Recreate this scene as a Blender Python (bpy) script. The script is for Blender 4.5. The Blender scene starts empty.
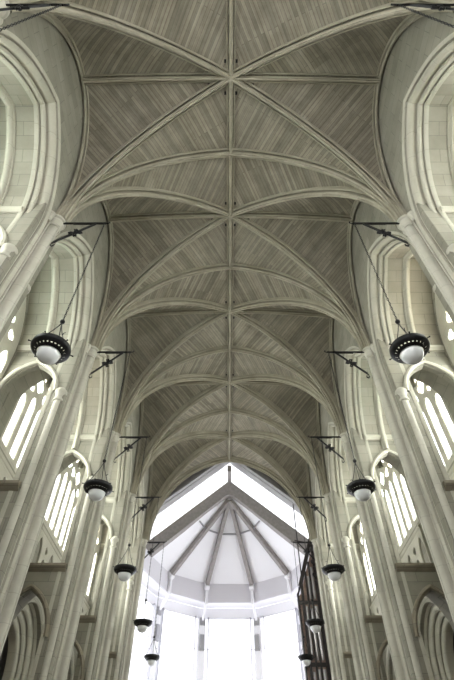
import bpy, bmesh, math, random
from mathutils import Vector

random.seed(7)
C = bpy.context.scene.collection
sc = bpy.context.scene
EYE = 1.6                      # eye height: the z of every shape below is measured from the eye

# ------------------------------------------------------------------ camera, sky, daylight, exposure
cam = bpy.data.objects.new('camera', bpy.data.cameras.new('camera'))
C.objects.link(cam)
cam.location = (-0.10, 0.0, EYE)
cam.rotation_euler = (math.radians(90 + 48.4), 0, 0)
cam.data.sensor_fit = 'VERTICAL'
cam.data.sensor_height = 36.0
cam.data.lens = 24.0
cam.data.shift_x = -1.0 / 680
cam.data.clip_end = 300
sc.camera = cam

world = bpy.data.worlds.new('sky')
sc.world = world
world.use_nodes = True
bg = world.node_tree.nodes['Background']
bg.inputs['Color'].default_value = (0.95, 0.97, 1.0, 1)
SKY = 2.2
bg.inputs['Strength'].default_value = SKY

sc.view_settings.view_transform = 'Standard'
sc.view_settings.look = 'None'
sc.view_settings.gamma = 1.0
sc.view_settings.use_curve_mapping = False
sc.view_settings.exposure = 0.06
sc.cycles.use_denoising = True
sc.cycles.max_bounces = 14
sc.cycles.diffuse_bounces = 6
sc.cycles.transparent_max_bounces = 12


def daylight(name, loc, rot, sx, sy, watts, col=(1, 1, 1)):
    l = bpy.data.lights.new(name, 'AREA')
    l.shape = 'RECTANGLE'
    l.size = sx
    l.size_y = sy
    l.energy = watts
    l.color = col
    o = bpy.data.objects.new(name, l)
    o.location = (loc[0], loc[1], loc[2] + EYE)
    o.rotation_euler = rot
    C.objects.link(o)
    return o


SIDE_W = 2500.0
for j in range(6):
    for sx in (-1, 1):
        # light of the sky outside each clerestory window, shining into the nave
        daylight('window_daylight', (sx * 9.3, -1.5 + 5.2 * j, 11.6), (0, math.radians(90) * sx, 0), 5.5, 4.2,
                 SIDE_W, (1.0, 0.995, 0.97))
daylight('west_fill_light', (0, -5.6, 8.5), (math.radians(90), 0, 0), 7.0, 13.0, 700, (1.0, 0.97, 0.88))  # added fill light behind the viewer, outside the added west window
daylight('chancel_daylight', (0, 41, 9.0), (math.radians(-90), 0, 0), 16, 18, 2600, (0.95, 0.96, 1.0))

for sx in (-1, 1):                                           # daylight through the glazed flanks of the chancel
    daylight('chancel_flank_daylight', (sx * 11.5, 31.0, 6.5), (0, math.radians(90) * sx, 0), 12, 9, 1500, (0.95, 0.95, 1.0))

# ------------------------------------------------------------------ materials


def new_mat(name):
    m = bpy.data.materials.new(name)
    m.use_nodes = True
    return m, m.node_tree.nodes, m.node_tree.links, m.node_tree.nodes['Principled BSDF']


def stone(name, base, var=0.10, joints=0.6, row=0.42, width=0.95, use_uv=False, stain=0.25, rough=0.85):
    """Dressed limestone: coursed blocks with thin joints, block-to-block tone, soft stains."""
    m, N, L, B = new_mat(name)
    B.inputs['Roughness'].default_value = rough
    if use_uv:
        co = N.new('ShaderNodeUVMap').outputs['UV']
    else:
        g = N.new('ShaderNodeNewGeometry')
        s = N.new('ShaderNodeSeparateXYZ')
        L.new(g.outputs['Position'], s.inputs[0])
        a = N.new('ShaderNodeMath')
        a.operation = 'ADD'
        L.new(s.outputs['X'], a.inputs[0])
        L.new(s.outputs['Y'], a.inputs[1])
        c = N.new('ShaderNodeCombineXYZ')
        L.new(a.outputs[0], c.inputs['X'])
        L.new(s.outputs['Z'], c.inputs['Y'])
        co = c.outputs[0]
    br = N.new('ShaderNodeTexBrick')
    br.inputs['Scale'].default_value = 1.0
    br.inputs['Brick Width'].default_value = width
    br.inputs['Row Height'].default_value = row
    br.inputs['Mortar Size'].default_value = 0.009
    br.inputs['Mortar Smooth'].default_value = 0.3
    br.inputs['Bias'].default_value = 0.0
    hi = [min(1, v * (1 + var)) for v in base]
    lo = [v * (1 - var) for v in base]
    br.inputs['Color1'].default_value = (*hi, 1)
    br.inputs['Color2'].default_value = (*lo, 1)
    br.inputs['Mortar'].default_value = (*[v * (1 - joints) for v in base], 1)
    L.new(co, br.inputs['Vector'])
    g2 = N.new('ShaderNodeNewGeometry')
    no = N.new('ShaderNodeTexNoise')
    no.inputs['Scale'].default_value = 0.9
    no.inputs['Detail'].default_value = 7
    no.inputs['Roughness'].default_value = 0.65
    L.new(g2.outputs['Position'], no.inputs['Vector'])
    rp = N.new('ShaderNodeValToRGB')
    rp.color_ramp.elements[0].position = 0.3
    rp.color_ramp.elements[0].color = (1 - stain, 1 - stain, 1 - stain * 1.1, 1)
    rp.color_ramp.elements[1].position = 0.68
    rp.color_ramp.elements[1].color = (1.0, 1.0, 1.0, 1)
    L.new(no.outputs['Fac'], rp.inputs['Fac'])
    mx = N.new('ShaderNodeMix')
    mx.data_type = 'RGBA'
    mx.blend_type = 'MULTIPLY'
    mx.inputs['Factor'].default_value = 1.0
    L.new(br.outputs['Color'], mx.inputs['A'])
    L.new(rp.outputs['Color'], mx.inputs['B'])
    L.new(mx.outputs['Result'], B.inputs['Base Color'])
    bp = N.new('ShaderNodeBump')
    bp.inputs['Strength'].default_value = 0.25
    bp.inputs['Distance'].default_value = 0.02
    L.new(br.outputs['Fac'], bp.inputs['Height'])
    bp.invert = True
    L.new(bp.outputs['Normal'], B.inputs['Normal'])
    return m


def web_stone(name, base):
    """Vault webs: narrow courses, each of its own tone, running across the cells."""
    m, N, L, B = new_mat(name)
    B.inputs['Roughness'].default_value = 0.9
    uv = N.new('ShaderNodeUVMap').outputs['UV']
    br = N.new('ShaderNodeTexBrick')
    br.inputs['Scale'].default_value = 1.0
    br.inputs['Brick Width'].default_value = 4.5
    br.inputs['Row Height'].default_value = 0.125
    br.inputs['Mortar Size'].default_value = 0.010
    br.inputs['Mortar Smooth'].default_value = 0.4
    br.inputs['Color1'].default_value = (*[v * 1.24 for v in base], 1)
    br.inputs['Color2'].default_value = (*[v * 0.80 for v in base], 1)
    br.inputs['Mortar'].default_value = (*[v * 0.60 for v in base], 1)
    L.new(uv, br.inputs['Vector'])
    br2 = N.new('ShaderNodeTexBrick')
    br2.inputs['Scale'].default_value = 1.0
    br2.inputs['Brick Width'].default_value = 5.1
    br2.inputs['Row Height'].default_value = 0.62
    br2.inputs['Mortar Size'].default_value = 0.0
    br2.inputs['Color1'].default_value = (1.0, 1.0, 1.0, 1)
    br2.inputs['Color2'].default_value = (0.78, 0.77, 0.74, 1)
    L.new(uv, br2.inputs['Vector'])
    no = N.new('ShaderNodeTexNoise')
    no.inputs['Scale'].default_value = 1.6
    no.inputs['Detail'].default_value = 8
    no.inputs['Roughness'].default_value = 0.7
    g = N.new('ShaderNodeNewGeometry')
    L.new(g.outputs['Position'], no.inputs['Vector'])
    rp = N.new('ShaderNodeValToRGB')
    rp.color_ramp.elements[0].position = 0.32
    rp.color_ramp.elements[0].color = (0.72, 0.70, 0.68, 1)
    rp.color_ramp.elements[1].position = 0.62
    rp.color_ramp.elements[1].color = (1, 1, 1, 1)
    L.new(no.outputs['Fac'], rp.inputs['Fac'])
    mp = N.new('ShaderNodeMapping')
    mp.inputs['Scale'].default_value = (0.25, 9.0, 1.0)
    L.new(uv, mp.inputs['Vector'])
    n3 = N.new('ShaderNodeTexNoise')
    n3.inputs['Scale'].default_value = 1.0
    n3.inputs['Detail'].default_value = 4
    L.new(mp.outputs[0], n3.inputs['Vector'])
    r3 = N.new('ShaderNodeValToRGB')
    r3.color_ramp.elements[0].position = 0.35
    r3.color_ramp.elements[0].color = (0.80, 0.79, 0.77, 1)
    r3.color_ramp.elements[1].position = 0.6
    r3.color_ramp.elements[1].color = (1.06, 1.06, 1.05, 1)
    L.new(n3.outputs['Fac'], r3.inputs['Fac'])
    prev = br.outputs['Color']
    for other in (br2.outputs['Color'], rp.outputs['Color'], r3.outputs['Color']):
        mx = N.new('ShaderNodeMix')
        mx.data_type = 'RGBA'
        mx.blend_type = 'MULTIPLY'
        mx.inputs['Factor'].default_value = 1.0
        L.new(prev, mx.inputs['A'])
        L.new(other, mx.inputs['B'])
        prev = mx.outputs['Result']
    L.new(prev, B.inputs['Base Color'])
    return m


def plain(name, col, rough=0.6, metal=0.0, noise=0.0, scale=4.0):
    m, N, L, B = new_mat(name)
    B.inputs['Roughness'].default_value = rough
    B.inputs['Metallic'].default_value = metal
    B.inputs['Base Color'].default_value = (*col, 1)
    if noise:
        no = N.new('ShaderNodeTexNoise')
        no.inputs['Scale'].default_value = scale
        no.inputs['Detail'].default_value = 5
        g = N.new('ShaderNodeNewGeometry')
        L.new(g.outputs['Position'], no.inputs['Vector'])
        rp = N.new('ShaderNodeValToRGB')
        rp.color_ramp.elements[0].position = 0.3
        rp.color_ramp.elements[0].color = (*[v * (1 - noise) for v in col], 1)
        rp.color_ramp.elements[1].position = 0.7
        rp.color_ramp.elements[1].color = (*[min(1, v * (1 + noise)) for v in col], 1)
        L.new(no.outputs['Fac'], rp.inputs['Fac'])
        L.new(rp.outputs['Color'], B.inputs['Base Color'])
    return m


def glass(name, tint, frost, lead=None):
    """Thin pane: lets daylight straight through, part frosted; lead lattice where asked."""
    m, N, L, B = new_mat(name)
    out = N['Material Output']
    tr = N.new('ShaderNodeBsdfTransparent')
    tr.inputs['Color'].default_value = (*tint, 1)
    tl = N.new('ShaderNodeBsdfTranslucent')
    tl.inputs['Color'].default_value = (*[min(1, t * 0.95) for t in tint], 1)
    mx = N.new('ShaderNodeMixShader')
    mx.inputs[0].default_value = frost
    L.new(tr.outputs[0], mx.inputs[1])
    L.new(tl.outputs[0], mx.inputs[2])
    gl = N.new('ShaderNodeBsdfGlossy')
    gl.inputs['Roughness'].default_value = 0.08
    m2 = N.new('ShaderNodeMixShader')
    m2.inputs[0].default_value = 0.04
    L.new(mx.outputs[0], m2.inputs[1])
    L.new(gl.outputs[0], m2.inputs[2])
    last = m2.outputs[0]
    if lead:
        g = N.new('ShaderNodeNewGeometry')
        s = N.new('ShaderNodeSeparateXYZ')
        L.new(g.outputs['Position'], s.inputs[0])
        c = N.new('ShaderNodeCombineXYZ')
        L.new(s.outputs['Y'], c.inputs['X'])
        L.new(s.outputs['Z'], c.inputs['Y'])
        br = N.new('ShaderNodeTexBrick')
        br.inputs['Scale'].default_value = 1.0
        br.inputs['Brick Width'].default_value = lead[0]
        br.inputs['Row Height'].default_value = lead[1]
        br.inputs['Mortar Size'].default_value = 0.012
        br.offset = 0.0
        L.new(c.outputs[0], br.inputs['Vector'])
        ld = N.new('ShaderNodeBsdfDiffuse')
        ld.inputs['Color'].default_value = (0.12, 0.13, 0.12, 1)
        m3 = N.new('ShaderNodeMixShader')
        L.new(br.outputs['Fac'], m3.inputs[0])
        L.new(last, m3.inputs[1])
        L.new(ld.outputs[0], m3.inputs[2])
        last = m3.outputs[0]
    L.new(last, out.inputs['Surface'])
    return m


M = {
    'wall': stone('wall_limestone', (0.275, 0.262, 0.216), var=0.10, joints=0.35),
    'soffit': stone('soffit_limestone', (0.315, 0.296, 0.245), var=0.10, joints=0.35, use_uv=True),
    'brown': stone('aisle_limestone', (0.256, 0.224, 0.168), var=0.12, joints=0.3, stain=0.35),
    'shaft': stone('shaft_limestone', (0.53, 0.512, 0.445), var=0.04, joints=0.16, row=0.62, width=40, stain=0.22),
    'mould': stone('moulding_limestone', (0.47, 0.452, 0.38), var=0.04, joints=0.16, row=0.55, width=40, stain=0.18),
    'rib': stone('rib_limestone', (0.396, 0.369, 0.293), var=0.05, joints=0.15, row=0.9, width=40, use_uv=True, stain=0.3),
    'web': web_stone('vault_web_limestone', (0.305, 0.282, 0.228)),
    'hole': plain('vent_shadow', (0.01, 0.01, 0.01), 0.9),
    'floor': plain('floor_tile', (0.26, 0.24, 0.21), 0.5, noise=0.15, scale=1.5),
    'iron': plain('black_iron', (0.012, 0.012, 0.013), 0.45, 0.6),
    'globe': plain('opal_glass', (0.80, 0.82, 0.84), 0.12),
    'opal': glass('pale_opal_glass', (0.95, 0.93, 0.85), 0.75),
    'beam': plain('grey_concrete', (0.30, 0.28, 0.275), 0.8, noise=0.14, scale=5),
    'roof_board': plain('grey_roof_board', (0.34, 0.335, 0.345), 0.8, noise=0.06),
    'white': plain('white_paint', (0.83, 0.83, 0.87), 0.6),
    'frieze': plain('lavender_white_board', (0.66, 0.65, 0.70), 0.7),
    'steel': plain('grey_steel', (0.35, 0.35, 0.37), 0.4, 0.5),
    'glass': glass('chancel_glass', (0.97, 0.97, 0.99), 0.35),
    'leaded': glass('leaded_glass', (0.93, 0.97, 0.93), 0.3, lead=(0.30, 0.46)),
    'stained_green': glass('green_stained_glass', (0.66, 0.78, 0.72), 0.4),
    'stained_amber': glass('amber_stained_glass', (0.82, 0.76, 0.64), 0.4),
    'oak': plain('pinkish_oak', (0.36, 0.25, 0.21), 0.5, noise=0.25, scale=7),
    'dark_oak': plain('black_stained_oak', (0.030, 0.024, 0.024), 0.5, noise=0.3, scale=6),
    'pipe': plain('pipe_metal', (0.55, 0.53, 0.55), 0.35, 0.6, noise=0.1),
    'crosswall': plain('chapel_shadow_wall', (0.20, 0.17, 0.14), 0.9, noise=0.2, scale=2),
}

# ------------------------------------------------------------------ object helpers


def put(o, parent=None):
    C.objects.link(o)
    if parent is not None:
        o.parent = parent
    return o


def empty(name, loc, label=None, cat=None, group=None, kind=None):
    o = bpy.data.objects.new(name, None)
    o.empty_display_size = 0.2
    C.objects.link(o)
    o.location = (loc[0], loc[1], loc[2] + EYE)
    return tag(o, label, cat, group, kind)


def tag(o, label=None, cat=None, group=None, kind=None):
    if label:
        o['label'] = label
    if cat:
        o['category'] = cat
    if group:
        o['group'] = group
    if kind:
        o['kind'] = kind
    return o


def absloc(o):
    v = Vector(o.location)
    while o.parent is not None:
        o = o.parent
        v += Vector(o.location)
    return v


def obj(name, V, F, mat, parent=None, uv=None, smooth=False, origin=None, sharp=35):
    """One mesh object from world points (z from the eye)."""
    if parent is not None:
        org = absloc(parent)
    else:
        origin = origin or (0, 0, -EYE)
        org = Vector((origin[0], origin[1], origin[2] + EYE))
    me = bpy.data.meshes.new(name)
    me.from_pydata([(v[0] - org.x, v[1] - org.y, v[2] + EYE - org.z) for v in V], [], F)
    me.materials.append(M[mat])
    if uv is not None:
        ul = me.uv_layers.new(name='UVMap')
        for lp in me.loops:
            ul.data[lp.index].uv = uv[lp.vertex_index]
    bm = bmesh.new()
    bm.from_mesh(me)
    bmesh.ops.recalc_face_normals(bm, faces=bm.faces)
    bm.to_mesh(me)
    bm.free()
    if smooth:
        me.shade_smooth()
        me.set_sharp_from_angle(angle=math.radians(sharp))
    o = bpy.data.objects.new(name, me)
    if parent is None:
        o.location = org
    return put(o, parent)


def child_copy(o, parent):
    c = o.copy()
    c.parent = parent
    C.objects.link(c)
    return c


def copy_tree(o, loc=None, parent=None):
    c = o.copy()
    C.objects.link(c)
    c.parent = parent
    if loc is not None:
        c.location = (loc[0], loc[1], loc[2] + EYE)
    for ch in list(o.children):
        copy_tree(ch, None, c)
    return c


class MB:
    """Collects simple solids into one mesh."""

    def __init__(s):
        s.V, s.F = [], []

    def box(s, a, b):
        n = len(s.V)
        x0, y0, z0 = a
        x1, y1, z1 = b
        s.V += [(x0, y0, z0), (x1, y0, z0), (x1, y1, z0), (x0, y1, z0),
                (x0, y0, z1), (x1, y0, z1), (x1, y1, z1), (x0, y1, z1)]
        s.F += [tuple(n + i for i in f) for f in
                ((0, 3, 2, 1), (4, 5, 6, 7), (0, 1, 5, 4), (1, 2, 6, 5), (2, 3, 7, 6), (3, 0, 4, 7))]
        return s

    def poly(s, pts):
        n = len(s.V)
        s.V += pts
        s.F.append(tuple(range(n, n + len(pts))))
        return s

    def prism(s, pts, d):
        """polygon pts pushed along vector d"""
        n = len(s.V)
        k = len(pts)
        s.V += [tuple(p) for p in pts] + [(p[0] + d[0], p[1] + d[1], p[2] + d[2]) for p in pts]
        s.F.append(tuple(range(n, n + k)))
        s.F.append(tuple(reversed(range(n + k, n + 2 * k))))
        for i in range(k):
            j = (i + 1) % k
            s.F.append((n + i, n + j, n + k + j, n + k + i))
        return s

    def tube(s, pts, r, seg=8, closed=False, cap=True):
        pts = [Vector(p) for p in pts]
        rs = r if isinstance(r, (list, tuple)) else [r] * len(pts)
        n0 = len(s.V)
        K = len(pts)
        ref = None
        for i, p in enumerate(pts):
            if closed:
                t = pts[(i + 1) % K] - pts[i - 1]
            else:
                t = pts[min(i + 1, K - 1)] - pts[max(i - 1, 0)]
            t.normalize()
            if ref is None:
                ref = Vector((0, 0, 1)) if abs(t.z) < 0.9 else Vector((1, 0, 0))
            a = t.cross(ref)
            if a.length < 1e-5:
                ref = Vector((0, 1, 0))
                a = t.cross(ref)
            a.normalize()
            b = t.cross(a).normalized()
            ref = -b if False else ref
            for q in range(seg):
                w = 2 * math.pi * q / seg
                v = p + (a * math.cos(w) + b * math.sin(w)) * rs[i]
                s.V.append(tuple(v))
        for i in range(K if closed else K - 1):
            for q in range(seg):
                q2 = (q + 1) % seg
                i2 = (i + 1) % K
                s.F.append((n0 + i * seg + q, n0 + i * seg + q2, n0 + i2 * seg + q2, n0 + i2 * seg + q))
        if cap and not closed:
            s.F.append(tuple(n0 + q for q in reversed(range(seg))))
            s.F.append(tuple(n0 + (K - 1) * seg + q for q in range(seg)))
        return s

    def bar(s, a, b, w, h, up=(0, 0, 1)):
        """square-cut beam from a to b, w wide, h deep (centred)"""
        a, b = Vector(a), Vector(b)
        t = (b - a).normalized()
        sd = t.cross(Vector(up)).normalized()
        u = sd.cross(t).normalized()
        n = len(s.V)
        for p in (a, b):
            for q, r in ((-1, -1), (1, -1), (1, 1), (-1, 1)):
                s.V.append(tuple(p + sd * (q * w / 2) + u * (r * h / 2)))
        s.F += [tuple(n + i for i in f) for f in
                ((0, 1, 2, 3), (7, 6, 5, 4), (0, 4, 5, 1), (1, 5, 6, 2), (2, 6, 7, 3), (3, 7, 4, 0))]
        return s

    def lathe(s, prof, cx, cy, seg=24, a0=0.0, a1=2 * math.pi):
        n0 = len(s.V)
        full = abs(a1 - a0 - 2 * math.pi) < 1e-6
        K = seg if full else seg + 1
        for (r, z) in prof:
            for q in range(K):
                w = a0 + (a1 - a0) * q / seg
                s.V.append((cx + r * math.cos(w), cy + r * math.sin(w), z))
        for i in range(len(prof) - 1):
            for q in range(seg):
                q2 = (q + 1) % K
                s.F.append((n0 + i * K + q, n0 + i * K + q2, n0 + (i + 1) * K + q2, n0 + (i + 1) * K + q))
        return s

    def ball(s, c, r, seg=16, rings=10):
        prof = []
        for i in range(rings + 1):
            w = -math.pi / 2 + math.pi * i / rings
            prof.append((max(r * math.cos(w), 1e-4), c[2] + r * math.sin(w)))
        return s.lathe(prof, c[0], c[1], seg)

    def build(s, name, mat, parent=None, **k):
        return obj(name, s.V, s.F, mat, parent, **k)


def plate(outer, holes, thick, chamfer=0.0):
    """Flat sheet (u, v) with holes, given thickness along w; returns points and faces."""
    cu = bpy.data.curves.new('sheet', 'CURVE')
    cu.dimensions = '2D'
    cu.fill_mode = 'BOTH'
    cu.extrude = thick / 2 - chamfer
    cu.bevel_depth = chamfer
    cu.bevel_resolution = 0
    if chamfer:
        cu.offset = -chamfer
    for ring in [outer] + list(holes):
        sp = cu.splines.new('POLY')
        sp.points.add(len(ring) - 1)
        for p, q in zip(sp.points, ring):
            p.co = (q[0], q[1], 0, 1)
        sp.use_cyclic_u = True
    o = bpy.data.objects.new('sheet', cu)
    C.objects.link(o)
    dg = bpy.context.evaluated_depsgraph_get()
    me = bpy.data.meshes.new_from_object(o.evaluated_get(dg))
    V = [tuple(v.co) for v in me.vertices]
    F = [tuple(p.vertices) for p in me.polygons]
    bpy.data.objects.remove(o)
    bpy.data.curves.remove(cu)
    bpy.data.meshes.remove(me)
    return V, F


def pointed(hw, zs, rise, d=0.0, n=14):
    """Pointed arch in (t, z): left springing, apex, right springing; d pushes it outward."""
    R = (hw * hw + rise * rise) / (2 * hw)
    c = R - hw                                  # centre of the left arc is at +c
    Rd = R + d
    wa = math.acos(max(-1, min(1, -c / Rd)))    # angle at apex, measured from +t
    L = []
    for i in range(n + 1):
        w = math.pi + (wa - math.pi) * i / n
        L.append((c + Rd * math.cos(w), zs + Rd * math.sin(w)))
    L[-1] = (0.0, L[-1][1])
    return L + [(-t, z) for t, z in reversed(L[:-1])]


def lancet_ring(t0, hw, zb, zs, rise, n=8):
    """Closed outline of an arched opening from sill zb."""
    a = pointed(hw, zs, rise, 0, n)
    return [(t0 + hw, zb), (t0 - hw, zb)] + [(t0 + t, z) for t, z in a]


def circle_ring(t0, z0, r, n=16, lobes=0):
    P = []
    for i in range(n):
        w = 2 * math.pi * i / n
        rr = r
        if lobes:
            rr = r * (0.72 + 0.28 * abs(math.cos(lobes * w / 2)))
        P.append((t0 + rr * math.cos(w), z0 + rr * math.sin(w)))
    return P


def grid_faces(nu, nv):
    return [(i * nv + j, (i + 1) * nv + j, (i + 1) * nv + j + 1, i * nv + j + 1)
            for i in range(nu - 1) for j in range(nv - 1)]


# ------------------------------------------------------------------ sizes of the nave
BAY, HALF = 5.2, 2.6
PIERS = [1.1 + BAY * j for j in range(6)]          # y of the columns
BAYS = [-1.5 + BAY * j for j in range(6)]          # y of the bay centres
XW = 5.16                                          # half width at the vault springing
ZS, ZR = 12.35, 18.2                               # springing and ridge of the vault
OPEN = 1.97                                        # half width of the deep openings between buttress walls
ZI, RISE = 11.15, 3.5                                # springing and rise of the openings
XF, XM, XO = 5.23, 5.84, 7.5                       # nave wall face, end of the mouldings, outer wall face
ZF = -EYE

RV = (XW * XW + (ZR - ZS) ** 2) / (2 * XW)
CV = RV - XW


def vault_z(q):
    """height over the springing line at fraction q of the half span (0 = ridge, 1 = springing)"""
    q = min(1.0, max(0.0, q))
    return ZS + math.sqrt(max(0.0, RV * RV - (q * XW + CV) ** 2))


def web_z(x, dy):
    ax, ay = abs(x) / XW, abs(dy) / HALF
    z = vault_z(min(ax, ay))
    s = ax - ay
    if s > 0:
        z -= 0.42 * s * s
    return z


# ------------------------------------------------------------------ floor
MB().box((-9.0, -5.2, ZF - 0.2), (9.0, 42, ZF)).build('floor', 'floor')['kind'] = 'structure'

# ------------------------------------------------------------------ ceiling: webs, ribs, bosses, vents
ceiling = empty('ceiling', (0, 13, 18.2), kind='structure')
tag(ceiling, 'ribbed stone vault of the nave, its webs laid in narrow slanting courses', 'vault')


def build_web(yc):
    V, F, UV = [], [], []
    NS, NT = 26, 26
    dl = math.hypot(XW, HALF)
    # arc length along the diagonal, by fraction of the way from boss to springing
    tab = [0.0]
    K = 80
    for i in range(1, K + 1):
        dz = vault_z(i / K) - vault_z((i - 1) / K)
        tab.append(tab[-1] + math.hypot(dl / K, dz))

    def arc(m):
        m = max(0, min(1, m)) * K
        i = min(K - 1, int(m))
        return tab[i] + (tab[i + 1] - tab[i]) * (m - i)
    tab2 = [0.0]                                              # arc length down the side of a bay
    for i in range(1, K + 1):
        tab2.append(tab2[-1] + math.hypot(HALF / K, vault_z(i / K) - vault_z((i - 1) / K)))

    def drop(dy):
        m = min(1, abs(dy) / HALF) * K
        i = min(K - 1, int(m))
        return tab2[i] + (tab2[i + 1] - tab2[i]) * (m - i)
    for cell in range(4):
        for half in (-1, 1):
            n0 = len(V)
            for i in range(NS + 1):
                s = math.sin(0.5 * math.pi * i / NS)
                for j in range(NT + 1):
                    t = math.sin(0.5 * math.pi * j / NT) * half
                    if cell == 0:
                        x, dy = XW * s, HALF * s * t
                    elif cell == 1:
                        x, dy = -XW * s, HALF * s * t
                    elif cell == 2:
                        x, dy = XW * s * t, HALF * s
                    else:
                        x, dy = XW * s * t, -HALF * s
                    V.append((x, yc + dy, web_z(x, dy)))
                    if cell < 2:                              # side cells: courses at a slant of about 45 degrees
                        u = (abs(x) + .75 * drop(dy)) / 1.25
                        p = (abs(x) - drop(dy)) * .7
                    else:
                        m = (abs(x) * XW + abs(dy) * HALF) / (dl * dl)
                        p = (abs(x) * HALF - abs(dy) * XW) / dl
                        u = arc(m)
                    UV.append((p + 7 * cell + 3 * half + yc, u + 0.37 * cell))
            F += [tuple(n0 + a for a in f) for f in grid_faces(NS + 1, NT + 1)]
    return V, F, UV


RIB_HALF = [(0, -.275), (.020, -.270), (.030, -.245), (.030, -.215), (.044, -.20), (.064, -.185), (.070, -.155), (.062, -.12), (.058, .04), (.098, .04),
            (.098, -.075), (.112, -.095), (.135, -.095), (.150, -.07), (.150, .12)]
RIB = [(-a, b) for a, b in reversed(RIB_HALF[1:])] + RIB_HALF


def rib_mesh(path, prof, up=None):
    """Sweep of a moulding below a curve; the curve lies on the underside of the web."""
    path = [Vector(p) for p in path]
    V, F, UV = [], [], []
    ln = 0.0
    for i, p in enumerate(path):
        t = (path[min(i + 1, len(path) - 1)] - path[max(i - 1, 0)]).normalized()
        if i:
            ln += (path[i] - path[i - 1]).length
        h = Vector((path[-1].x - path[0].x, path[-1].y - path[0].y, 0)).normalized()
        b = Vector((-h.y, h.x, 0))
        n = b.cross(t)
        if n.z < 0:
            n = -n
        if up is not None and t.z > .98:
            n = Vector(up)
        for (pb, pn) in prof:
            V.append(tuple(p + b * pb + n * pn))
            UV.append((pb * 0.2, ln))
    F = grid_faces(len(path), len(prof))
    return V, F, UV


def scaled(prof, k):
    return [(a * k, b * k) for a, b in prof]


def qs(n):
    return [math.sin(0.5 * math.pi * i / n) for i in range(n + 1)]


Q = qs(26)
web0 = None
for yc in BAYS:
    V, F, UV = build_web(yc)
    obj('web', V, F, 'web', ceiling, uv=UV, smooth=True, sharp=20)
    for s1 in (-1, 1):                                        # diagonal ribs, one across each diagonal
        pth = [(-XW * q, yc - s1 * HALF * q, vault_z(q)) for q in reversed(Q)] + \
              [(XW * q, yc + s1 * HALF * q, vault_z(q)) for q in Q[1:]]
        V, F, UV = rib_mesh(pth, scaled(RIB, 1.12))
        obj('diagonal_rib', V, F, 'rib', ceiling, uv=UV, smooth=True, sharp=40)
    pth = [(-XW + 2 * XW * i / 24, yc, web_z(-XW + 2 * XW * i / 24, 0)) for i in range(25)]
    V, F, UV = rib_mesh(pth, scaled(RIB, 1.05))
    obj('ridge_rib', V, F, 'rib', ceiling, uv=UV, smooth=True, sharp=40)
    for sx in (-1, 1):                                        # wall rib
        pth = [(sx * (XW - .02), yc + HALF * q, web_z(XW, HALF * q)) for q in [-v for v in reversed(Q)] + Q[1:]]
        V, F, UV = rib_mesh(pth, scaled(RIB, .7))
        obj('wall_rib', V, F, 'rib', ceiling, uv=UV, smooth=True, sharp=40)
    b = MB()                                                  # boss
    b.lathe([(.001, 17.87), (.05, 17.88), (.085, 17.91), (.10, 17.95), (.15, 17.97), (.17, 18.0), (.17, 18.1)], 0, yc, 16)
    b.build('boss', 'rib', ceiling, uv=[(v[0], v[1]) for v in b.V], smooth=True)
    for (dx, dy) in [(a * .19, c * .50) for a in (-1, 1) for c in (-1, 1)] + \
                    [(a * .78, c * .24) for a in (-1, 1) for c in (-1, 1)]:
        z = web_z(dx, dy)
        MB().box((dx - .045, yc + dy - .055, z - .02), (dx + .045, yc + dy + .055, z + .03)).build('vent_hole', 'hole', ceiling)
for j, y in enumerate([-4.1] + PIERS):                        # transverse arches
    pth = [(-XW * q, y, vault_z(q)) for q in reversed(Q)] + [(XW * q, y, vault_z(q)) for q in Q[1:]]
    V, F, UV = rib_mesh(pth, scaled(RIB, 1.12 if j < 6 else 1.3))
    obj('transverse_arch', V, F, 'rib', ceiling, uv=UV, smooth=True, sharp=40)
V, F, UV = rib_mesh([(0, -4.1 + i * .52, ZR) for i in range(61)], scaled(RIB, 1.05))
obj('longitudinal_ridge_rib', V, F, 'rib', ceiling, uv=UV, smooth=True, sharp=40)

# ------------------------------------------------------------------ side walls
MOULD = [(.38, XF - .02), (.31, XF), (.285, XF + .02), (.280, XF + .17), (.235, XF + .17), (.235, XF + .06), (.225, XF + .06),
         (.18, XF + .12), (.155, XF + .20), (.15, XF + .26), (.17, XF + .29), (.17, XF + .36), (.135, XF + .36), (.125, XF + .33),
         (.085, XF + .33), (.06, XF + .36), (.05, XF + .41), (.055, XF + .45), (.10, XF + .47), (.10, XF + .54), (.06, XF + .54),
         (.055, XF + .50), (.02, XF + .50), (.005, XF + .53), (0, XM - .02), (0, XM + .02)]


def arch_sweep(yc, prof, zb=None, n=18, sx=1, hw=OPEN, zs=ZI, rise=RISE):
    """Sweep of (d, x) profile round an opening in the wall plane."""
    V, UV = [], []
    rows = []
    for (d, x) in prof:
        a = pointed(hw, zs, rise, d, n)
        if zb is not None:
            a = [(-(hw + d), zb)] + a + [((hw + d), zb)]
        rows.append([(sx * x, yc + t, z) for t, z in a])
    nv = len(rows[0])
    for r in rows:
        V += r
    return V, grid_faces(len(rows), nv)


LOWER = dict(t0=-6.60, hw=.80, zb=ZF, zs=4.35, rise=1.35)    # aisle doorway through a buttress wall (t runs along x)
UPPER = dict(t0=-6.58, hw=.84, zb=6.5, zs=9.75, rise=1.25)   # clerestory passage through a buttress wall
LOWER_IN = dict(t0=-6.62, hw=.92, zb=ZF, zs=4.3, rise=1.85)  # the wider, higher space behind either doorway
UPPER_IN = dict(t0=-6.60, hw=.94, zb=6.5, zs=10.0, rise=1.56)


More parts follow.
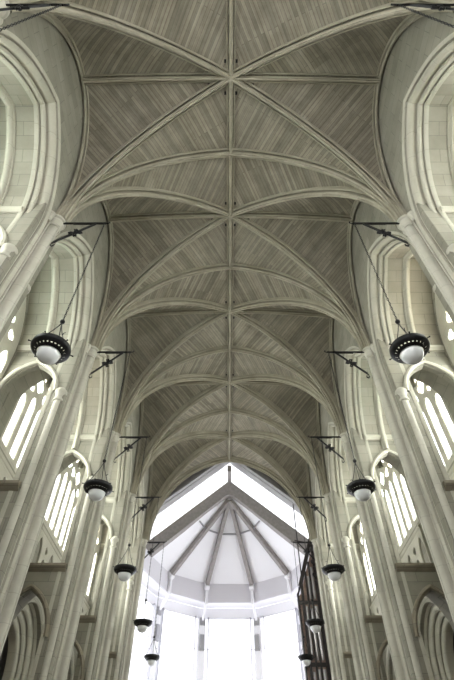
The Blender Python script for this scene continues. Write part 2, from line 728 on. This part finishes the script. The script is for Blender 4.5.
def buttress(y, sx, parent, solid=False):
    ring = [(-5.30, ZF), (-5.30, 12.9), (-XO - .25, 12.9), (-XO - .25, ZF)]
    V, F = plate(ring, [] if solid else [lancet_ring(**{**LOWER, 'zb': ZF + .05}), lancet_ring(**UPPER)], .26, 0 if solid else .04)
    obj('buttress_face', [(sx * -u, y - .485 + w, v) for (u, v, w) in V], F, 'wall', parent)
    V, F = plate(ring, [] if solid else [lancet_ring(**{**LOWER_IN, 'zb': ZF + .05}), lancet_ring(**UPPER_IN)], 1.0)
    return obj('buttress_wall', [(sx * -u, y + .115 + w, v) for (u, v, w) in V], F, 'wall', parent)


walls = {}
for side, sx in (('left', -1), ('right', 1)):
    W = empty('wall_' + side, (sx * XF, 13, ZF), kind='structure')
    tag(W, 'pale stone nave wall on the %s with deep pointed openings and passages' % side, 'wall')
    walls[sx] = W
    for j, yc in enumerate(BAYS):
        # wall face over and beside the opening
        a = [(-(OPEN + .31), ZF)] + pointed(OPEN, ZI, RISE, .31, 18) + [(OPEN + .31, ZF)]
        outer = [(-HALF, ZF)] + a + [(HALF, ZF), (HALF, 18.3), (-HALF, 18.3)]
        V, F = plate(outer, [], .12)
        V = [(sx * (XF + .06 + w), yc + u, v) for (u, v, w) in V]
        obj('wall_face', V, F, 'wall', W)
        V, F = arch_sweep(yc, MOULD, ZF, 18, sx)
        obj('arch_moulding', V, F, 'mould', W, smooth=True, sharp=45)
        arc = [(t, z) for t, z in pointed(OPEN, ZI, RISE, 0, 18) if z > 11.5]
        V = [(sx * x, yc + t, z) for x in (XM + .02, XO + .1) for t, z in arc]
        F = grid_faces(2, len(arc))
        run, UV = 0.0, []
        half_n = len(V) // 2
        for q in range(half_n):
            if q:
                run += math.dist(V[q], V[q - 1])
            UV.append((V[q][0], run))
        UV += [(V[half_n][0], v) for _, v in UV]
        obj('arch_soffit', V, F, 'soffit', W, uv=UV, smooth=True, sharp=25)
        V, F = arch_sweep(yc, [(.02, 6.40), (-.04, 6.42), (-.04, 6.45), (-.10, 6.48), (-.13, 6.53), (-.13, 6.57), (-.10, 6.62),
                               (-.04, 6.65), (-.04, 6.68), (.02, 6.70)], ZI, 18, sx)
        obj('soffit_rib', V, F, 'mould', W, smooth=True, sharp=45)
        for e in (-1, 1):                                    # impost ledge on either jamb
            P = [(OPEN + .1, 11.62), (OPEN, 11.62), (OPEN - .03, 11.66), (OPEN - .09, 11.74), (OPEN - .11, 11.76), (OPEN - .11, 11.86),
                 (OPEN + .1, 11.90)]
            MB().prism([(sx * 5.78, yc + e * t, z) for t, z in P], (sx * (XO - 5.78), 0, 0)).build('impost_ledge', 'mould', W)
            P = [(OPEN + .1, 6.28), (OPEN, 6.28), (OPEN - .05, 6.34), (OPEN - .12, 6.44), (OPEN - .12, 6.52), (OPEN + .1, 6.53)]
            MB().prism([(sx * 5.62, yc + e * t, z) for t, z in P], (sx * (XO - 5.62), 0, 0)).build('passage_ledge', 'brown', W)
    for y in [-4.1] + PIERS:
        last = y == PIERS[-1]
        buttress(y, sx, W, last)
        for spec in (UPPER, LOWER):                          # hood moulds over the two passages
            if last:
                continue
            hp = [(.03, .02), (.03, -.05), (.09, -.09), (.15, -.06), (.17, .02)]
            rows = []
            for d, w in hp:
                rows.append([(sx * -(spec['t0'] + t), y - (.63 - w), z)
                             for t, z in pointed(spec['hw'], spec['zs'], spec['rise'], d, 12)])
            V = [p for r in rows for p in r]
            obj('passage_hood', V, grid_faces(len(rows), len(rows[0])), 'mould' if spec is UPPER else 'brown', W, smooth=True, sharp=45)

    # outer wall: window openings above, a deep moulded arch below in every bay
    for j, yc in enumerate(BAYS):
        outer = [(-HALF, ZF), (HALF, ZF), (HALF, 16.2), (-HALF, 16.2)]
        wa = [(OPEN - .05, 8.75), (-OPEN + .05, 8.75)] + pointed(OPEN - .05, 11.3, 3.0, 0, 14)
        la = [(1.94, ZF + .05), (-1.94, ZF + .05)] + pointed(1.9, 4.2, 2.1, .04, 14)
        V, F = plate(outer, [wa, la], .5, .02)
        V = [(sx * (XO + .25 + w), yc + u, v) for (u, v, w) in V]
        obj('outer_wall', V, F, 'wall', W)
        prof = [(.30, XO - .04), (.22, XO), (.0, XO + .20), (-.02, XO + .26), (.02, XO + .27), (.02, XO + .31), (-.06, XO + .32), (-.14, XO + .33), (-.20, XO + .36),
                (-.23, XO + .42), (-.23, XO + .44), (-.17, XO + .45), (-.17, XO + .49), (-.30, XO + .49), (-.37, XO + .52), (-.41, XO + .58),
                (-.36, XO + .60), (-.36, XO + .64), (-.52, XO + .64), (-.58, XO + .68), (-.60, XO + .74), (-.60, XO + 1.0)]
        V, F = arch_sweep(yc, prof, ZF, 14, sx, 1.9, 4.2, 2.1)
        obj('chapel_arch_moulding', V, F, 'mould', W, smooth=True, sharp=40)
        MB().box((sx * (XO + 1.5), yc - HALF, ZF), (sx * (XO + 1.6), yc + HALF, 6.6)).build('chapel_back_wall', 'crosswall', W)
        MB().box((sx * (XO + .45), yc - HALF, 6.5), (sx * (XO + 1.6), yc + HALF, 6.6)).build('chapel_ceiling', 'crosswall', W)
        # blind arcade under the sill
        P = [(XO + .1, 8.36), (XO - .02, 8.36), (XO - .10, 8.44), (XO - .12, 8.52), (XO + .0, 8.60), (XO + .12, 8.95), (XO + .42, 8.98), (XO + .42, 8.36)]
        MB().prism([(sx * x, yc - OPEN, z) for x, z in P], (0, OPEN * 2, 0)).build('window_sill', 'mould', W)
        holes = []
        for i in range(5):
            t = -1.6 + .8 * i
            if i % 2 == 0:
                holes.append(lancet_ring(t, .29, 6.62, 7.6, .6))
            else:
                holes.append(lancet_ring(t, .29, 6.62, 7.2, .48))
                holes.append(circle_ring(t, 8.0, .15, 18, 3))
        V, F = plate([(-OPEN, 6.55), (OPEN, 6.55), (OPEN, 8.4), (-OPEN, 8.4)], holes, .09, .02)
        obj('blind_arcade', [(sx * (XO - .045 + w), yc + u, v) for (u, v, w) in V], F, 'mould', W)

# ------------------------------------------------------------------ windows in the outer walls
wn = 0
for sx in (-1, 1):
    for j, yc in enumerate(BAYS):
        wn += 1
        Wd = empty('window_%d' % wn, (sx * (XO + .3), yc, 8.9), kind='structure')
        ordn = ['rearmost', 'first', 'second', 'third', 'fourth', 'fifth'][j]
        tag(Wd, 'tall traceried clerestory window, %s from the viewer on the %s' % (ordn, 'left' if sx < 0 else 'right'), 'window')
        hw, zs, rise = OPEN - .05, 11.3, 3.0
        outer = [(hw, 8.75), (-hw, 8.75)] + pointed(hw, zs, rise, 0, 14)
        outer = [(t * 1.02, z) for t, z in outer]
        lights = [-1.52, -.76, 0, .76, 1.52]
        holes = []
        panes = []
        for i, t in enumerate(lights):
            top = [10.75, 11.2, 11.2, 11.2, 10.75][i]
            r = lancet_ring(t, .215, 9.0, top, .45)
            holes.append(r)
            panes.append(('leaded', r))
        for (t, z, r, k) in [(-.78, 12.25, .34, 4), (.78, 12.25, .34, 4), (0, 13.12, .42, 4), (0, 12.1, .24, 3), (-1.3, 11.75, .2, 3), (1.3, 11.75, .2, 3),
                             (-.56, 12.76, .10, 3), (.56, 12.76, .10, 3)]:
            ring = circle_ring(t, z, r, 24, k)
            holes.append(ring)
            panes.append((random.choice(['stained_green', 'leaded', 'stained_amber', 'leaded']), ring))
        V, F = plate(outer, holes, .10, .02)
        obj('tracery', [(sx * (XO + .08 + w), yc + u, v) for (u, v, w) in V], F, 'mould', Wd)
        for mt, ring in panes:
            cu = sum(p[0] for p in ring) / len(ring)
            cv = sum(p[1] for p in ring) / len(ring)
            R2 = [(cu + (p[0] - cu) * 1.08, cv + (p[1] - cv) * 1.03) for p in ring]
            MB().poly([(sx * (XO + .075), yc + u, v) for u, v in R2]).build('pane', mt, Wd)

# ------------------------------------------------------------------ west wall behind the viewer, with a window added for fill light
V, F = plate([(-9, ZF), (9, ZF), (9, 18.6), (-9, 18.6)], [lancet_ring(0, 3.4, 2.0, 11.0, 4.5, 14)], .4, .05)
ww = obj('wall_west', [(u, -4.4 + w, v) for (u, v, w) in V], F, 'wall')
ww['kind'] = 'structure'
tag(empty('window_west_added', (0, -4.4, 2), kind='structure'), 'large window added behind the viewer to let in fill light', 'window')
wp = bpy.data.objects['window_west_added']
MB().poly([(u, -4.4, v) for u, v in lancet_ring(0, 3.45, 1.95, 11.0, 4.55, 14)]).build('pane', 'glass', wp)
m = MB()
for x in (-2.1, -.7, .7, 2.1):
    m.box((x - .09, -4.5, 2.0), (x + .09, -4.3, 14))
for z in (5, 8, 11):
    m.box((-3.4, -4.48, z - .06), (3.4, -4.32, z + .06))
m.build('mullion', 'mould', wp)

# ------------------------------------------------------------------ columns
# plan of a column, outward from the wall: (t along the wall, n out of x = 5.3 into the nave)


def arc_pts(ct, cn, r, a0, a1, k=8):
    return [(ct + r * math.cos(math.radians(a0 + (a1 - a0) * i / k)), cn + r * math.sin(math.radians(a0 + (a1 - a0) * i / k)))
            for i in range(k + 1)]


half_plan = [(0, .325), (.026, .325), (.031, .298)]
half_plan += arc_pts(0, .17, .130, 75, -5, 8)
half_plan += [(.126, -.06), (.164, -.06), (.166, .08)]
half_plan += arc_pts(.188, .085, .022, 160, 20, 4)
half_plan += [(.211, .075), (.214, -.14), (.262, -.14), (.265, .02)]
half_plan += arc_pts(.300, .025, .036, 170, 5, 5)
half_plan += [(.337, -.12), (.37, -.14)]
PLAN = [(-t, n) for t, n in reversed(half_plan[1:])] + half_plan
LBL = {
    (0, 0): 'nearest', (0, 1): 'nearest'}
SIDE = {-1: 'left', 1: 'right'}
ORD = ['only its top at the frame corner', 'first full one from the viewer',
       'second full column from the viewer', 'third column along the nave',
       'fourth column along the nave', 'last one before the white chancel']


def column(y, sx, label):
    X = sx * 5.3
    T = empty('column', (X, y, ZF), label, 'column', 'clustered columns of the nave', 'thing')
    V, F = [], []
    n = len(PLAN)
    levels = [ZF + .55] + [ZF + .55 + (12.05 - ZF - .55) * i / 6 for i in range(1, 7)]
    for z in levels:
        V += [(X - sx * pn, y + pt, z) for pt, pn in PLAN]
    F = grid_faces(len(levels), n)
    obj('shaft', V, F, 'shaft', T, smooth=True, sharp=50)
    # springer block over the capital where the ribs gather
    V = []
    lv = [(12.2, .03), (12.8, .04), (13.4, .09), (14.2, .16)]
    for z, dn in lv:
        V += [(X - sx * (pn * .7 - dn), y + pt * .62, z) for pt, pn in PLAN]
    obj('springer', V, grid_faces(len(lv), n), 'shaft', T, smooth=True, sharp=50)
    # capital: stacked rings that follow the main shaft and, smaller, its neighbours
    c = MB()
    cx = X - sx * .14
    k = .84
    c.lathe([(r * k, z) for r, z in [(.17, 11.90), (.215, 11.91), (.23, 11.94), (.215, 11.97), (.185, 11.99), (.185, 12.05), (.21, 12.11), (.26, 12.18),
             (.27, 12.20), (.265, 12.225), (.24, 12.235), (.25, 12.25), (.31, 12.28), (.325, 12.32), (.315, 12.36), (.28, 12.38), (.16, 12.39)]], cx, y, 24)
    for e in (-1, 1):
        c.lathe([(.05, 11.92), (.08, 11.93), (.085, 11.96), (.068, 11.98), (.068, 12.05), (.09, 12.15), (.115, 12.2), (.10, 12.23), (.13, 12.28), (.12, 12.36),
                 (.04, 12.38)], X - sx * .05, y + e * .255, 14)
    c.build('capital', 'shaft', T, smooth=True)
    # stepped base
    b = MB()
    for z0, z1, k in ((ZF, ZF + .25, 1.25), (ZF + .25, ZF + .42, 1.15), (ZF + .42, ZF + .58, 1.06)):
        b.prism([(X - sx * (pn * k), y + pt * k, z0) for pt, pn in PLAN], (0, 0, z1 - z0))
    b.build('base', 'shaft', T)
    # jamb shafts with an annulet capital
    for e in (-1, 1):
        s = MB()
        jx, jy = sx * 5.47, y + e * .55
        s.lathe([(.125, ZF + .2), (.125, 9.45)], jx, jy, 16)
        js = s.build('jamb_shaft', 'shaft', T, smooth=True)
        s = MB()
        s.lathe([(.12, 9.38), (.16, 9.40), (.17, 9.44), (.155, 9.48), (.135, 9.50), (.14, 9.60), (.165, 9.68), (.185, 9.72), (.20, 9.76), (.195, 9.82),
                 (.16, 9.85), (.14, 9.9), (.04, 9.95)], jx, jy, 18)
        s.build('annulet', 'shaft', js, smooth=True)
    return T


for sx in (-1, 1):
    for j, y in enumerate(PIERS):
        column(y, sx, 'pale clustered stone column on the %s, %s' % (SIDE[sx], ORD[j]))

# ------------------------------------------------------------------ chancel beyond the nave
FRZ = [(-5.25, 27.9), (-5.0, 29.3), (-4.06, 32.1), (-1.62, 34.0), (1.62, 34.0), (4.06, 32.1), (5.0, 29.3), (5.25, 27.9)]
GLS = [(-6.2, 27.75), (-6.0, 29.6), (-4.85, 32.75), (-1.95, 34.95), (1.95, 34.95), (4.85, 32.75), (6.0, 29.6), (6.2, 27.75)]
APX = (0, 29.4, 16.55)
ZT = 12.45


def slab(mb, p, q, z0, z1, th=.12):
    """upright panel from plan point p to q"""
    d = Vector((q[0] - p[0], q[1] - p[1], 0)).normalized()
    n = Vector((-d.y, d.x, 0)) * th
    mb.prism([(p[0], p[1], z0), (q[0], q[1], z0), (q[0] + n.x, q[1] + n.y, z0), (p[0] + n.x, p[1] + n.y, z0)], (0, 0, z1 - z0))


chw = empty('wall_chancel', (0, 34, ZF), kind='structure')
tag(chw, 'white faceted frieze and glass wall of the chancel apse', 'wall')
for i in range(7):
    m = MB()
    slab(m, FRZ[i], FRZ[i + 1], 11.25, ZT)
    m.build('frieze_panel', 'frieze', chw)
    m = MB()
    slab(m, GLS[i], GLS[i + 1], 10.55, 11.2, .2)
    m.build('head_beam', 'white', chw)
    # soffit between frieze and glass
    MB().poly([(*FRZ[i], 11.27), (*FRZ[i + 1], 11.27), (*GLS[i + 1], 11.22), (*GLS[i], 11.22)]).build('eaves_soffit', 'white', chw)
    MB().poly([(*GLS[i], ZF), (*GLS[i + 1], ZF), (*GLS[i + 1], 10.6), (*GLS[i], 10.6)]).build('glass_panel', 'glass', chw)
    m = MB()
    p, q = GLS[i], GLS[i + 1]
    m.tube([(p[0], p[1] - .03, 8.75), (q[0], q[1] - .03, 8.75)], .022, 6)
    m.build('transom', 'steel', chw)

MULL = ['left outer', 'left inner', 'right inner', 'right outer']
for i, nm in zip((2, 3, 4, 5), MULL):
    x, y = GLS[i]
    inw = Vector((-x, 29.4 - y, 0)).normalized()
    sd = Vector((-inw.y, inw.x, 0))
    cc = empty('chancel_column', (x, y, ZF), 'slim white glazed chancel column, %s of the four' % nm, 'column', 'white chancel columns')

    def post(a0, a1, b0, b1, z0, z1):
        pts = [Vector((x, y, z0)) + sd * a + inw * b for a, b in ((a0, b0), (a1, b0), (a1, b1), (a0, b1))]
        return MB().prism([tuple(p) for p in pts], (0, 0, z1 - z0))
    post(-.24, .24, .05, .35, ZF, 10.6).build('post', 'white', cc)
    for e in (-1, 1):
        post(e * .46 - .02, e * .46 + .02, .0, .36, ZF, 10.6).build('flange', 'steel', cc)
    post(-.14, .14, .35, .50, 8.6, 9.5).build('wall_light', 'steel', cc)
    # raking strut up to the rafter foot
    a = Vector((x, y, 10.2)) + inw * .2
    bt = Vector((FRZ[i][0], FRZ[i][1], 11.9))
    fx, fy = FRZ[i]
    k = Vector((-fx, 29.4 - fy, 0)).normalized() * .14
    knee = Vector((fx, fy, 11.15)) + k
    st = MB().bar(a, knee, .15, .18)
    st.bar(knee - Vector((0, 0, .06)), Vector((fx, fy, 12.25)) + k, .17, .2, up=(k.x, k.y, 0))
    st.build('strut', 'white', cc)
    post(-.16, .16, .35, .45, 10.05, 10.5).build('strut_shoe', 'steel', cc)

ach = empty('ceiling_chancel', APX, kind='structure')
tag(ach, 'white faceted chancel ceiling rising to a peak behind the grey truss', 'ceiling')
for i in range(1, 6):
    p, q = FRZ[i], FRZ[i + 1]
    MB().prism([(p[0], p[1], ZT), (q[0], q[1], ZT), APX], (0, 0, .12)).build('ceiling_panel', 'white', ach)

RAF = ['left outer', 'left inner', 'right inner', 'right outer']
for i, nm in zip((2, 3, 4, 5), RAF):
    x, y = FRZ[i]
    T = empty('rafter', (x, y, ZT), 'grey sloping rafter of the chancel roof, %s of the four' % nm, 'rafter', 'rafters of the chancel roof')
    a = Vector((x, y, ZT - .2))
    b = a.lerp(Vector((APX[0], APX[1], APX[2] - .15)), .975)
    MB().bar(a, b, .24, .42).build('beam', 'beam', T)
    MB().bar(a + (b - a) * .0 + Vector((0, 0, -.1)), a + (b - a) * .05 + Vector((0, 0, -.1)), .3, .5).build('foot_plate', 'white', T)

pts = [Vector((FRZ[i][0], FRZ[i][1], ZT - .2)).lerp(Vector((APX[0], APX[1], APX[2] - .2))  , .60) for i in (1, 2, 3, 4, 5, 6)]
m = MB()
for a, b in zip(pts[:-1], pts[1:]):
    m.bar(a, b, .07, .10)
tg = m.build('tie_ring', 'steel', None, origin=(0, 30.5, 15))
tag(tg, 'thin grey tie bar linking the chancel rafters below the peak', 'tie bar')

# the truss in front of the apse, and the strip of roof up to the nave arch
tr = empty('roof_truss', (0, 29.3, 12), 'heavy grey A-shaped roof truss spanning the chancel mouth', 'truss')
for e in (-1, 1):
    top = [(0, 17.55), (e * 6.6, 17.55 - .83 * 6.6)]
    P = [(0, 29.0, 17.55), (e * 6.6, 29.0, 17.55 - .83 * 6.6), (e * 6.6, 29.0, 16.45 - .83 * 6.6), (e * .3, 29.0, 16.40 - .05), (0, 29.0, 16.45)]
    MB().prism(P, (0, .5, 0)).build('truss_leg', 'beam', tr)
MB().box((-.14, 27.4, 17.3), (.14, 29.2, 17.75)).build('ridge_beam', 'beam', tr)
rf = empty('roof_glazing', (0, 28.6, 18), 'sloping white glazed roof strip between nave arch and truss', 'skylight')
for e in (-1, 1):
    def sl(x, y):
        return (e * x, y, 18.55 - .83 * x)
    MB().prism([sl(0, 27.3), sl(6.9, 27.3), sl(6.9, 28.35), sl(0, 28.35)], (0, 0, .1)).build('roof_board', 'roof_board', rf)
    gp = [(e * XW * q, vault_z(q) + .12) for q in [i / 40 for i in range(41)] if vault_z(q) > 18.55 - .83 * XW * q]
    gp = [p for p in gp if abs(p[0]) < 5.1]
    gl = [(gp[-1][0], 18.5 - .83 * abs(gp[-1][0])), (gp[0][0], 18.5 - .83 * abs(gp[0][0]))]
    MB().prism([(x, 27.62, z) for x, z in gp + gl], (0, .08, 0)).build('gable_board', 'roof_board', rf)
    MB().poly([sl(0, 28.35), sl(6.9, 28.35), sl(6.9, 30.4), sl(0, 30.4)]).build('roof_pane', 'glass', rf)
    for x in (2.55, 5.2):
        MB().bar(sl(x, 28.2), sl(x, 29.6), .06, .10).build('glazing_bar', 'steel', rf)

# gable wall above the chancel arch, outside the nave vault
V, F = plate([(-9, 11), (-XW, 11)] + [(-XW * q, vault_z(q)) for q in reversed(Q)] + [(XW * q, vault_z(q)) for q in Q[1:]] +
             [(XW, 11), (9, 11), (9, 19.5), (-9, 19.5)], [], .3)
g = obj('wall_gable', [(u, 27.45 + w, v) for (u, v, w) in V], F, 'wall')
g['kind'] = 'structure'

# ------------------------------------------------------------------ organ case at the chancel mouth
oc = empty('organ_case', (4.7, 28.1, ZF), 'tall dark carved organ case with sloping top beside the last right column', 'organ')
y0, y1 = 27.75, 28.7
MB().prism([(4.22, y0 + .12, ZF), (5.3, y0 + .12, ZF), (5.3, y0 + .12, 11.6), (4.98, y0 + .12, 12.2), (4.22, y0 + .12, 10.2)], (0, .7, 0)).build('case_body', 'oak', oc)
for x, zt, w in ((4.12, 10.2, .12), (4.42, 10.85, .09), (4.66, 11.4, .09), (5.0, 12.7, .16), (5.22, 11.6, .16), (3.86, 9.7, .08)):
    MB().box((x - w / 2, y0, ZF), (x + w / 2, y0 + .3, zt)).build('case_post', 'dark_oak', oc)
MB().bar((4.05, y0 + .1, 10.1), (5.0, y0 + .1, 12.85), .22, .16, up=(0, 1, 0)).build('sloping_cornice', 'dark_oak', oc)
MB().prism([(3.84, y0 + .14, ZF), (4.2, y0 + .14, ZF), (4.2, y0 + .14, 10.0), (3.84, y0 + .14, 9.4)], (0, .3, 0)).build('side_panel', 'oak', oc)
MB().bar((3.84, y0 + .08, 9.55), (4.12, y0 + .08, 10.3), .10, .12, up=(0, 1, 0)).build('side_scroll', 'dark_oak', oc)
for z in (3.2, 6.3, 9.2):
    MB().box((3.86, y0 + .02, z - .07), (5.2, y0 + .25, z + .1)).build('rail', 'dark_oak', oc)
for x, r, z0, z1 in ((4.27, .06, 3.4, 6.0), (4.54, .07, 3.4, 6.1), (4.80, .09, 3.4, 6.1), (4.27, .06, 6.5, 9.0), (4.54, .075, 6.5, 8.9), (4.80, .09, 6.5, 9.0),
                     (4.54, .06, 9.4, 10.6), (4.80, .075, 9.4, 11.1)):
    p = MB().lathe([(.01, z0), (r * .6, z0 + .02), (r, z0 + .35), (r, z1), (r * .9, z1)], x, y0 + .06, 12)
    p.build('organ_pipe', 'pipe', oc, smooth=True)
for k in range(7):                                           # carved leaf crockets down the slope and the posts
    f = k / 6
    MB().ball((4.98 - .05 * (k % 2), y0 - .02, 12.5 - 2.2 * f), .10 + .03 * (k % 2), 8, 6).build('carved_crocket', 'dark_oak', oc)
MB().tube([(4.17, y0 + .05, 9.6), (4.17, y0 + .05, 15.2)], .035, 8).build('standing_pole', 'dark_oak', oc)
MB().bar((4.0, y0 + .05, 12.7), (5.0, y0 + .05, 12.5), .05, .05).build('cross_rod', 'dark_oak', oc)

# ------------------------------------------------------------------ iron brackets


def make_bracket():
    """bracket reaching towards +x from the column face at x = 0; mirrored by rotation"""
    T = empty('lamp_bracket', (0, 0, 0), group='iron brackets on the columns')
    L = 1.40
    MB().bar((-.12, 0, 0), (L, 0, 0), .042, .058).build('arm', 'iron', T)
    MB().bar((.45, 0, -.055), (L - .28, 0, -.045), .03, .03).build('stiffener', 'iron', T)
    m = MB()
    m.tube([(L - .02, 0, 0), (L + .06, 0, .01), (L + .10, 0, .05), (L + .08, 0, .09)], .02, 6)
    m.tube([(L - .05, 0, -.02), (L - .05, 0, -.09)], .016, 6)
    m.build('tip_hook', 'iron', T, smooth=True)
    m = MB()
    m.bar((1.10, 0, -.03), (.16, 0, -1.10), .044, .052)
    m.tube([(.17, 0, -1.09), (.13, 0, -1.16), (.12, 0, -1.25), (.16, 0, -1.31), (.22, 0, -1.28), (.215, 0, -1.22)], .024, 6)
    br = m.build('brace', 'iron', T, smooth=True, sharp=30)
    m = MB()                                                 # four-leaved scroll halfway up the brace
    cx, cz = .63, -.565
    for a in range(4):
        w = math.radians(90 * a)
        d = Vector((math.cos(w), 0, math.sin(w)))
        e = Vector((-math.sin(w), 0, math.cos(w)))
        c = Vector((cx, 0, cz))
        m.tube([c, c + d * .10 + e * .03, c + d * .17 + e * .06, c + d * .19, c + d * .13 - e * .03, c + d * .03], .030, 6)
    m.ball((cx, 0, cz), .06, 10, 8)
    m.build('scroll', 'iron', br, smooth=True)
    MB().box((-.14, -.06, -.10), (-.08, .06, .10)).build('wall_plate', 'iron', T)
    return T


# ------------------------------------------------------------------ hanging lamps


def make_lamp(chain_len):
    """lamp hung at z = 0 (the hook); globe far below"""
    T = empty('pendant_lamp', (0, 0, 0), group='hanging lamps of the nave')
    zb = -chain_len                                          # the ball where three rods meet
    m = MB()
    n = int((chain_len - .02) / .085)
    for i in range(n):
        z = -.04 - i * (chain_len - .04) / n
        pts = []
        for q in range(8):
            w = 2 * math.pi * q / 8
            a, b = .018 * math.cos(w), .05 * math.sin(w)
            pts.append((a, 0, z - .04 + b) if i % 2 else (0, a, z - .04 + b))
        m.tube(pts, .0075, 5, closed=True)
    m.build('chain', 'iron', T, smooth=True)
    MB().ball((0, 0, zb), .055, 14, 10).build('hanger_ball', 'iron', T, smooth=True)
    zr = zb - .92                                            # rim level
    for k in range(3):
        w = math.radians(90 + 120 * k)
        d = Vector((math.cos(w), math.sin(w), 0))
        P = []
        for i in range(9):
            f = i / 8
            r = .37 * (f ** 1.25)
            P.append(d * r + Vector((0, 0, zb - .03 - .86 * f)))
        mm = MB().tube(P, .011, 6)
        mm.tube([P[5], P[5] + d * .02 + Vector((0, 0, .05)), P[5] + d * .07 + Vector((0, 0, .04))], .009, 5)
        mm.build('suspension_rod', 'iron', T, smooth=True)
    # pierced crown: solid rims joined by webs, real gaps between
    seg = 96
    prof = [(.405, zr + .10), (.425, zr + .09), (.43, zr + .03), (.415, zr - .0), (.375, zr - .035), (.345, zr - .055), (.305, zr - .085), (.285, zr - .10), (.262, zr - .115),
            (.255, zr - .09), (.262, zr - .06), (.30, zr - .045), (.345, zr - .015), (.375, zr + .005), (.40, zr + .04), (.405, zr + .10)]
    V, F = [], []
    for (r, z) in prof:
        for q in range(seg):
            w = 2 * math.pi * q / seg
            V.append((.93 * r * math.cos(w), .93 * r * math.sin(w), z))
    for i in range(len(prof) - 1):
        for q in range(seg):
            hole = i in (5, 6, 11, 12) and (q % 4 in (1, 2))
            if hole:
                continue
            q2 = (q + 1) % seg
            F.append((i * seg + q, i * seg + q2, (i + 1) * seg + q2, (i + 1) * seg + q))
    rim = obj('crown', V, F, 'iron', T, smooth=True)
    rim.data.transform  # mesh already local
    for k in range(6):
        w = math.radians(30 + 60 * k)
        c = Vector((.40 * math.cos(w), .40 * math.sin(w), zr + .06))
        d = Vector((math.cos(w), math.sin(w), 0))
        m = MB()
        m.tube([c - d * .01, c + d * .045, c + d * .07], [.010, .012, .004], 6)
        m.ball(tuple(c + d * .05), .019, 8, 6)
        m.build('finial', 'iron', rim, smooth=True)
    m = MB()
    m.lathe([(.02, zr + .115), (.20, zr + .11), (.34, zr + .07), (.348, zr + .05), (.34, zr + .055), (.2, zr + .095), (.02, zr + .10)], 0, 0, 32)
    m.build('reflector_glass', 'opal', T, smooth=True)
    m = MB()
    prof = []
    for i in range(15):
        w = -math.pi / 2 + (math.pi * .78) * i / 14
        prof.append((max(.228 * math.cos(w), .001), zr - .105 + .225 * math.sin(w)))
    m.lathe(prof, 0, 0, 32)
    m.build('globe', 'globe', T, smooth=True)
    return T


BORD = ['at the very top corner of the picture', 'beneath the first capital in full view', 'beneath the second capital in full view',
        'on the third column in full view', 'on the fourth column in full view', 'on the last column before the chancel']
LORD = ['only its chain at the top corner', 'the largest and nearest', 'second nearest, before the second column',
        'third along, before the third column', 'fourth along, near the chancel mouth', 'farthest and smallest']
ZB = 12.27
TIP = {-1: 3.73, 1: 3.62}
DROP = [4.50, 4.50, 4.60, 4.74, 4.86, 4.86]
proto_b = make_bracket()
for j, y in enumerate(PIERS):
    proto_l = make_lamp(DROP[j])
    for sx in (-1, 1):
        b = proto_b if (j == 0 and sx < 0) else copy_tree(proto_b)
        l = proto_l if sx < 0 else copy_tree(proto_l)
        tip = TIP[sx] + (.2 if j == 5 else 0)
        b.location = (sx * (tip + 1.36), y, ZB + EYE)
        b.rotation_euler = (0, 0, 0 if sx < 0 else math.pi)
        tag(b, 'black iron wall bracket on the %s, %s' % (SIDE[sx], BORD[j]), 'bracket', 'iron brackets on the columns')
        l.location = (sx * tip, y, ZB - .07 + EYE)
        l.rotation_euler = (0, 0, 0 if sx < 0 else math.radians(45))
        tag(l, 'black iron lamp with white globe on the %s, %s' % (SIDE[sx], LORD[j]), 'hanging lamp', 'hanging lamps of the nave')
